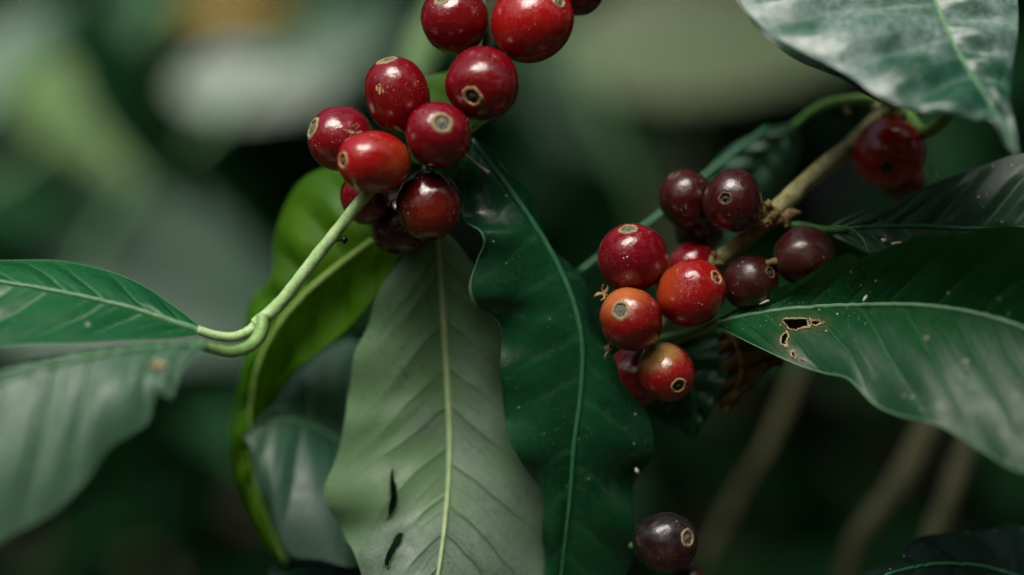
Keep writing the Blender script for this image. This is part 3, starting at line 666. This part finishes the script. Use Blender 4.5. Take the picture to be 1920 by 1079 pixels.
def berry(c, y, r, h, calyx, skin, scar, label, group, rs=.28, tint=None, seed=0, ring=1.0, scarpatch=None):
    """c photo px centre, r radius across (px), h polar/equatorial ratio, calyx photo px (scar), tint: (dx,dy px direction, toward viewer, sharp)."""
    k = PX * (D + y) / D; R = r * k * 1.05; H = h
    rng = np.random.default_rng(seed + 900); rs = rs * rng.uniform(.78, .98)
    o = np.array([calyx[0] - c[0], -(calyx[1] - c[1])]) / r
    # where a spheroid axis shows its pole
    d = np.hypot(*o) / (.5 + .5*h); d = min(d, 1.02)
    u = o / (np.hypot(*o) + 1e-9); s = min(d, .999)
    ax = Vector((u[0]*s, -math.sqrt(1 - s*s), u[1]*s))
    if d > 1.0: ax = Vector((u[0], .12, u[1])).normalized()
    q = ax.to_track_quat('Z', 'X') @ Matrix.Rotation(rng.uniform(0, 6.28), 3, 'Z').to_quaternion(); rot = q.to_matrix()
    nr, ns = 56, 56
    V, TT, SCR = [], [], []
    lob = rng.uniform(-1, 1, 6); wv = rng.normal(size=(7, 3)) * np.array([1.6, 1.6, 2.2, 2.6, 3.2, 3.8, 4.6])[:, None]; wp = rng.uniform(0, 6.28, 7); wa = np.array([.024, .022, .016, .013, .010, .008, .006])
    th = np.linspace(0, math.pi, nr) ** 1.0
    inv = np.array(rot)
    tv = None
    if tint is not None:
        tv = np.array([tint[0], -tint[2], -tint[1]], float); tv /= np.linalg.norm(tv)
    def surf(a, p):
        x = math.sin(a) * math.cos(p); yy = math.sin(a) * math.sin(p); z = math.cos(a)
        e = 1 + .030 * lob[0] * math.cos(2*p + 6*lob[1]) * math.sin(a) + .012 * lob[2] * math.cos(3*p + 5*lob[3]) * math.sin(a) ** 2 + float(np.sum(wa * np.sin(wv @ np.array([x, yy, z]) + wp))) * min(1, math.sin(a) * 2)
        # fuller at the scar end, a little drawn in at the stalk
        e *= 1 - .035 * max(0, -z) ** 2 * 1.5
        return np.array([x * R * e, yy * R * e * .97, z * R * H * (1 - .05 * max(0, z) ** 6)])
    for a in th:
        for j in range(ns):
            p = 2*math.pi*j/ns
            v = surf(a, p); rad = math.sin(a)
            if a < 1.0 and rad < rs * .8: v[2] -= R * .075 * (1 - (rad / (rs*.8)) ** 4)
            if a > 2.4: v[2] += R * .10 * math.exp(-(rad / .22) ** 2)
            V.append(v)
            w = inv @ (v / np.linalg.norm(v))
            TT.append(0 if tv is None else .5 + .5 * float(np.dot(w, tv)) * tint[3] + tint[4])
            if scarpatch is not None:
                pv = np.array([scarpatch[0], -scarpatch[2], -scarpatch[1]]); pv = pv / np.linalg.norm(pv)
                SCR.append(max(0, min(1, (float(np.dot(w, pv)) - .72) * 8)))
            else: SCR.append(0)
    F = []
    for i in range(nr-1):
        for j in range(ns):
            F.append((i*ns + j, (i+1)*ns + j, (i+1)*ns + (j+1) % ns, i*ns + (j+1) % ns))
    C = at(c[0], c[1], y)
    b = mesh_obj('coffee_cherry', V, F, BM[skin], None, tuple(C), attrs={'tint': TT, 'scar': SCR})
    b.rotation_mode = 'QUATERNION'; b.rotation_quaternion = q
    tag(b, label, 'coffee cherry', group)
    rm, cm = SC[scar]
    # ring: a raised, uneven corky rim round the blossom scar
    def lathe(name, prof, mat, jit, nseg=48):
        VV, FF = [], []
        jr = rng.normal(0, 1, (3, 4))
        for pi, (rr, dz) in enumerate(prof):
            for j in range(nseg):
                p = 2*math.pi*j/nseg
                w = 1 + jit * (math.sin(2*p + jr[0, 0]*3) * .5 + math.sin(5*p + jr[0, 1]*3) * .35 + math.sin(9*p + jr[0, 2]*3) * .3)
                a = math.asin(min(.95, max(0.0, rr * rs * w)))
                v = surf(a, p); v[2] += dz * R * (1 + jit * 2 * math.sin(7*p + jr[1, 0]*3 + pi))
                VV.append(v)
        for i in range(len(prof)-1):
            for j in range(nseg):
                FF.append((i*nseg + j, i*nseg + (j+1) % nseg, (i+1)*nseg + (j+1) % nseg, (i+1)*nseg + j))
        return mesh_obj(name, VV, FF, M[mat], b)
    lathe('calyx_ring', [(1.10*ring, -.010), (1.02*ring, .006), (.92*ring, .020), (.80, .022), (.70, .002), (.64, -.05)], rm, .09)
    lathe('calyx_core', [(.70, -.030), (.55, -.045), (.38, -.020 if scar == 'grey' else -.055), (.26, -.030), (.16, .000), (.06, .006), (.0, .006)], cm, .14)
    # short stalk at the other end
    tb = np.array([0, 0, -R*H])
    Vs, Fs = tube_mesh([tb + np.array([0, 0, R*.12]), tb - np.array([0, 0, R*.12]), tb - np.array([.08*R, 0, R*.42])], [R*.15, R*.11, R*.13], n=10, seg=8)
    mesh_obj('stalk', Vs, Fs, M['node_brown' if skin in ('maroon', 'brown') else 'petiole_dark'], b)
    return b

GL = 'cherries of the main cluster'
berry((853, 38), .004, 61, 1.10, (832, 3), 'red', 'grey', 'red cherry at the top of the main cluster, left of the largest one', GL, seed=1, tint=(.3, .8, .5, .8, -.35), rs=.30)
berry((1000, 44), .000, 75, 1.05, (1046, 10), 'bright', 'grey', 'largest red cherry, at the top right of the main cluster', GL, seed=2, tint=(0, .4, .8, .5, -.55), rs=.24)
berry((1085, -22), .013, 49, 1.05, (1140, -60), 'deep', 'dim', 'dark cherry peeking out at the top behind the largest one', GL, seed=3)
berry((906, 157), -.005, 66, 1.08, (887, 187), 'red', 'hole', 'red cherry with a black tan-rimmed scar low on its face', GL, seed=4, tint=(-.5, .3, .6, .6, -.5), rs=.33)
berry((745, 179), -.001, 60, 1.20, (727, 119), 'streak', 'grey', 'upright oval red cherry with tan scratches on its left', GL, seed=5, tint=(.5, .6, .6, .7, -.3), rs=.34, scarpatch=(-.55, .10, .8))
berry((640, 262), .003, 59, 1.06, (588, 243), 'crimson', 'grey', 'leftmost cherry of the main cluster, scar on its left edge', GL, seed=6, tint=(-.3, .8, .5, .6, -.35), rs=.36)
berry((702, 303), -.009, 58, 1.24, (651, 304), 'bright', 'red', 'bright red cherry turning orange, frontmost above the pale stem', GL, seed=7, tint=(.9, .35, .2, 1.4, -.45), rs=.29)
berry((823, 255), -.008, 60, 1.06, (831, 236), 'crimson', 'grey', 'red cherry with a grey round scar facing the viewer', GL, seed=8, tint=(-.5, .7, .4, .6, -.4), rs=.37)
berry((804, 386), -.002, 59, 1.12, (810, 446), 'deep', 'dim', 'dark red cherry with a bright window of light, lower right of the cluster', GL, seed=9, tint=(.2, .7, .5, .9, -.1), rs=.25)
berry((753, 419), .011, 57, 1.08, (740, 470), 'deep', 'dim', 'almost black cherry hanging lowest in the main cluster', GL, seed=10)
berry((684, 372), .003, 45, 1.10, (700, 425), 'red', 'dim', 'small dark red cherry behind the top of the pale stem', GL, seed=11)
GR = 'cherries of the right cluster'
berry((1186, 486), .006, 61, 1.10, (1176, 432), 'crimson', 'grey', 'crimson oval cherry at the upper left of the right cluster', GR, seed=12, tint=(-.2, .8, .5, .5, -.5), rs=.27)
berry((1184, 600), .000, 60, 1.05, (1160, 582), 'orange', 'grey', 'red cherry with pale orange top and a large grey scar', GR, seed=13, tint=(-.35, -.85, .35, 1.8, -.62), rs=.36)
berry((1296, 550), .004, 60, 1.12, (1338, 522), 'redorange', 'red', 'bright red-orange cherry with a dark scar at its upper right', GR, seed=14, tint=(-.85, -.25, .2, 1.4, -.62), rs=.26)
berry((1249, 697), .005, 53, 1.18, (1267, 720), 'turning', 'hole', 'small cherry turning from yellow to red, lowest of the right cluster', GR, seed=15, tint=(-.35, -.75, .5, 1.9, -.75), rs=.34)
berry((1194, 703), .014, 54, 1.05, (1180, 760), 'red', 'dim', 'shaded red cherry hidden between dark leaf and yellow-red cherry', GR, seed=16)
berry((1289, 374), .013, 52, 1.10, (1262, 332), 'maroon', 'dim', 'maroon cherry behind the other, left of the brown node', GR, seed=17, rs=.26)
berry((1376, 377), .004, 56, 1.03, (1354, 375), 'maroon', 'dim', 'round maroon cherry beside the brown node, scar facing out', GR, seed=18, rs=.28)
berry((1312, 428), .022, 44, 1.05, (1285, 452), 'maroon', 'dim', 'blackish cherry under the two maroon ones', GR, seed=19)
berry((1302, 500), .0165, 47, 1.05, (1292, 520), 'crimson', 'dim', 'half hidden cherry behind the red-orange one', GR, seed=20)
berry((1406, 529), .008, 50, 1.06, (1440, 512), 'brown', 'dim', 'dull brown cherry with a cracked face under the woody branch', GR, seed=21)
berry((1508, 481), .006, 55, 1.02, (1570, 470), 'brown', 'dim', 'dull brown cherry against the torn leaf edge', GR, seed=22)
berry((1665, 288), .022, 64, 1.03, (1652, 318), 'bright', 'dim', 'blurred dark red cherry beside the upper end of the branch', GR, seed=23, rs=.20)
berry((1692, 338), .038, 42, 1.05, (1720, 370), 'deep', 'dim', 'dark cherry under the blurred one at the right', GR, seed=24)
GB = 'dark cherries at the bottom'
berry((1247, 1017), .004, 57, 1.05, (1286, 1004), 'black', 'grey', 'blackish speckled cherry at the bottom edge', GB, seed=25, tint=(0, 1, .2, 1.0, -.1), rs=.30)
berry((1292, 1098), .010, 36, 1.05, (1300, 1140), 'brown', 'dim', 'sliver of a brown cherry at the bottom edge', GB, seed=26)

tw = tube('twig', [at(1225, 1045, .012), at(1262, 1066, .013), at(1300, 1090, .016), at(1350, 1160, .02), at(1380, 1300, .03)], [.0010, .0012, .0013, .0015, .0018], M['petiole_dark'], None, n=30, seg=9, rough=.06)
tag(tw, 'dark twig holding the blackish cherry at the bottom edge', 'twig')
# ------------------------------------------------------------------ small things
def dried_flower(c, y, r, seed, label, mat='dry_tan', n=9):
    C = at(*c, y); e = empty('dried_flower', tuple(C)); tag(e, label, 'dried flower', 'dried flower remains')
    rng = np.random.default_rng(seed)
    for k in range(n):
        d = rng.normal(size=3); d[1] = -abs(d[1]) * .6; d /= np.linalg.norm(d)
        tube('petal', [C, C + d*r*.55 + rng.normal(0, r*.12, 3), C + d*r + rng.normal(0, r*.25, 3)], [r*.10, r*.09, r*.03], M[mat], e, n=7, seg=5)
dried_flower((668, 249), -.0055, .0021, 51, 'withered flower remains wedged between two cherries of the main cluster', 'scar_ring_grey', 14)
dried_flower((1131, 551), .004, .0022, 52, 'tan dried flower bit left of the orange-topped cherry')
dried_flower((1140, 660), .004, .0018, 53, 'tan dried flower bit below the orange-topped cherry')
dried_flower((1588, 208), .030, .0012, 54, 'orange dried speck under the green leaf stalk')

st = tube('straw', [at(866, 286, .0015), at(885, 300, .0012), at(902, 314, .0010), at(917, 325, .0008)], [.00022, .0003, .0003, .0005], M['straw'], None, n=20, seg=6, rough=.1)
tag(st, 'thin dry straw lying on the top of the dark glossy leaf', 'straw')
st = tube('tendril', [at(1560, 424, .002), at(1590, 428, .001), at(1615, 445, .000), at(1628, 472, -.004)], [.00018, .00022, .00022, .00015], M['petiole_dark'], None, n=24, seg=6)
tag(st, 'thin curved dark tendril by the torn leaf edge', 'tendril')
st = tube('tendril', [at(1672, 458, -.009), at(1690, 455, -.010), at(1700, 466, -.0105), at(1701, 478, -.011)], [.0002, .00025, .0002, .0001], M['straw'], None, n=20, seg=6)
tag(st, 'tiny pale curl of fibre on the sooty leaf', 'fibre')

def flake(c, y, L, W, ang, label, mat='debris', seed=0):
    rng = np.random.default_rng(seed); C = at(*c, y); k = PX
    a = math.radians(ang); ax = np.array([math.cos(a), 0, math.sin(a)]); b = np.array([-math.sin(a), -.2, math.cos(a)])
    n = 9; V = []
    for j in range(n):
        p = 2*math.pi*j/n
        V.append(ax * math.cos(p) * L*k/2 * rng.uniform(.75, 1.1) + b * math.sin(p) * W*k/2 * rng.uniform(.7, 1.15) + np.array([0, -.00015, 0]))
    V += [v * .9 + np.array([0, .0003, 0]) for v in V]
    V.append(np.array([0, -.0004, 0]))
    F = [(j, (j+1) % n, 2*n) for j in range(n)] + [(j, j + n, (j+1) % n + n, (j+1) % n) for j in range(n)]
    o = mesh_obj('flake', V, F, M[mat], None, tuple(C)); tag(o, label, 'flake', 'pale flakes stuck to the leaves')
flake((1622, 560), -.0085, 17, 7, 60, 'white oval flake on the chewed leaf just above its midrib', seed=1)
flake((1433, 567), .0035, 24, 5, 22, 'thin pale flake near the base of the chewed leaf', seed=2)
flake((1657, 451), .0005, 13, 9, -20, 'pale flake beside the torn edge on the sooty leaf', seed=3)
flake((1644, 513), -.009, 9, 5, 15, 'tiny pale flake on the upper half of the chewed leaf', seed=4)
flake((1826, 494), -.021, 8, 6, 80, 'tiny pale flake on the dark leaf near the right edge', seed=5)
flake((1758, 330), -.002, 26, 5, -65, 'thin dry splinter under the blurred dusty leaf', 'straw', seed=6)
flake((1194, 884), .0075, 8, 14, 20, 'white crumb on the right edge of the long dark leaf', seed=7)
flake((1737, 635), -.024, 9, 8, 0, 'pale dot on the lower half of the chewed leaf', 'straw', seed=8)
flake((1811, 679), -.029, 10, 8, 0, 'larger pale dot on the lower half of the chewed leaf', 'straw', seed=9)
flake((165, 610), -.023, 7, 8, 0, 'tiny white crumb on the leaf pointing left', seed=10)
flake((1500, 633), -.0025, 15, 5, 3, 'short pale scar beside the chewed holes', 'hole_rim', seed=11)
flake((1508, 676), -.0095, 20, 7, -25, 'pale scar below the chewed holes', 'hole_rim', seed=12)
flake((297, 687), -.0405, 34, 16, 0, 'rust coloured spot on the out of focus leaf', 'dry_tan', seed=13)

def ant():
    PX = WF / 1920.0 * 1.3
    C = at(630, 451, -.0050); e = empty('ant', tuple(C)); tag(e, 'tiny black ant on the underside of the pale stem', 'ant')
    ax = np.array([1, -.1, .05]); ax /= np.linalg.norm(ax)
    prof = [(-9, .2), (-8.5, 2.2), (-6.5, 3.2), (-4.5, 2.4), (-3.5, 1.0), (-2, 2.0), (0, 2.6), (2, 2.0), (3.3, .9), (4.5, 2.6), (7, 5.0), (10, 6.2), (13, 5.6), (16, 3.2), (17.5, .3)]
    pts = np.array([C + ax * s * PX for s, _ in prof]); rr = [r * PX for _, r in prof]
    V, F = tube_mesh(pts, rr, n=60, seg=14)
    mesh_obj('body', V - C, F, M['ant_black'], e)
    for s in (-1, 1):
        for k, (x0, x1) in enumerate(((-2, -9), (0, -2), (2, 8))):
            p0 = C + ax * x0 * PX; p1 = p0 + np.array([(x1 - x0) * .5 * PX, -s*4*PX, 7*PX]); p2 = p0 + np.array([(x1 - x0) * PX, -s*6*PX, -2*PX if k else 8*PX])
            tube('leg', [p0, p1, p2], [.00008, .00007, .00004], M['ant_black'], e, n=8, seg=5)
        h = C - ax * 8.5 * PX
        tube('antenna', [h, h + np.array([-4*PX, -s*2*PX, 5*PX]), h + np.array([-9*PX, -s*4*PX, 5*PX])], [.00006, .00005, .00003], M['ant_black'], e, n=8, seg=5)
ant()

# ------------------------------------------------------------------ blurred background branches
SHEEN = (-.10, -.86, .50)
def bg_branch(pts, rad, label, mat='bark_bg'):
    e = empty('background_branch', tuple(at(*pts[0]))); tag(e, label, 'branch', 'blurred branches behind')
    tube('stem', [at(*p) for p in pts], rad, M[mat], e, n=30, seg=10, rough=.05)
    return e
b1 = bg_branch([(-150, 420, 0.52), (60, 300, 0.54), (260, 60, 0.58), (330, -120, 0.61)], [.003, .003, .0025], 'blurred leafy branch in the upper left corner', 'petiole_dark')
free_leaf(b1, (20, 110), 0.69, 70, 360, 190, (-.15, -.85, .50), M['leaf_grey'], M['midrib_green'], label='blurred teal-grey leaf in the top left corner')
free_leaf(b1, (150, 220), 0.64, -55, 400, 210, (.1, -.80, .60), M['leaf_olive'], M['midrib_green'], label='blurred olive leaf at the upper left')
free_leaf(b1, (60, 370), 0.69, -15, 420, 130, (0, -.9, -.4), M['leaf_green'], M['midrib_dark'], label='blurred dark green leaf below the olive one')
free_leaf(b1, (262, 220), .56, -62, 520, 150, (.4, -.9, -.6), M['leaf_dark'], M['midrib_dark'])  # dark leaf added in place of the shaded gap between pale leaves
b2 = bg_branch([(700, -150, 0.66), (560, 60, 0.64), (380, 260, 0.61), (200, 420, 0.58), (120, 640, 0.56)], [.003, .003, .0025], 'blurred leafy branch left of the main cluster', 'petiole_dark')
free_leaf(b2, (475, 160), 0.66, -10, 330, 180, SHEEN, M['leaf_mist'], M['midrib_green'], label='blurred pale grey leaf left of the main cluster')
free_leaf(b2, (445, 18), 0.50, 12, 260, 75, (0, -.7, .7), M['leaf_yellow'], M['midrib_lime'], label='blurred yellowed leaf at the top edge')
free_leaf(b2, (285, 450), 0.72, -28, 620, 280, (-.05, -.88, .46), M['leaf_sage'], M['midrib_green'], label='large blurred grey-green leaf behind the leaf pointing left')
free_leaf(b2, (250, 610), 0.69, -5, 620, 170, (0, -.9, .40), M['leaf_grey'], M['midrib_green'], label='blurred grey leaf low behind the leaf pointing left')
free_leaf(b2, (640, 70), 0.72, 40, 360, 160, (.1, -.9, .35), M['leaf_grey'], M['midrib_green'], label='dim blurred leaf above the main cluster')
b3 = bg_branch([(820, -150, .22), (805, 0, .22), (800, 180, .24), (830, 330, .26)], [.002, .002, .0015], 'blurred slender shoot behind the top of the main cluster', 'petiole_dark')
free_leaf(b3, (795, 70), .20, 80, 250, 70, (-.3, -.9, .4), M['leaf_olive'], M['midrib_green'], label='blurred narrow pale leaf behind the upper cherries')
free_leaf(b3, (918, 10), .10, 82, 160, 60, (.2, -.9, .3), M['leaf_grey'], M['midrib_green'], label='narrow grey leaf between the two top cherries')
b4 = bg_branch([(1000, -120, 0.66), (1080, 120, 0.62), (1180, 330, 0.60), (1250, 560, 0.61)], [.003, .003, .002], 'blurred leafy branch between the two clusters', 'petiole_dark')
free_leaf(b4, (1340, 80), 0.72, 8, 620, 330, (.05, -.84, .54), M['leaf_fawn'], M['midrib_green'], label='large blurred pale olive leaf in the upper middle')
free_leaf(b4, (1120, 210), 0.74, -35, 460, 220, (0, -.92, .36), M['leaf_grey'], M['midrib_green'], label='blurred green leaf right of the main cluster')
free_leaf(b4, (985, 260), 0.69, 80, 340, 90, (.6, -.8, -.4), M['leaf_dark'], M['midrib_dark'])

# bare blurred stems, lower right
for pts, rad, lab in [
    ([(1530, 640, .16), (1490, 720, .165), (1435, 850, .17), (1385, 930, .18), (1320, 1060, .19)], [.0022, .0024, .0024, .0022], 'blurred thin stem sloping down below the chewed leaf'),
    ([(1760, 760, .14), (1715, 850, .14), (1670, 930, .14), (1612, 1010, .145), (1580, 1100, .15)], [.0030, .0034, .0034, .0026], 'blurred thick olive stem, middle of three at lower right'),
    ([(1840, 780, .12), (1805, 860, .12), (1778, 940, .12), (1748, 1015, .12), (1730, 1120, .12)], [.0026, .0030, .0030, .0022], 'blurred tan stem, rightmost at lower right')]:
    o = tube('bare_stem', [at(*p) for p in pts], rad, M['bark_bg'], None, n=30, seg=12, rough=.06)
    tag(o, lab, 'stem', 'blurred bare stems at lower right')
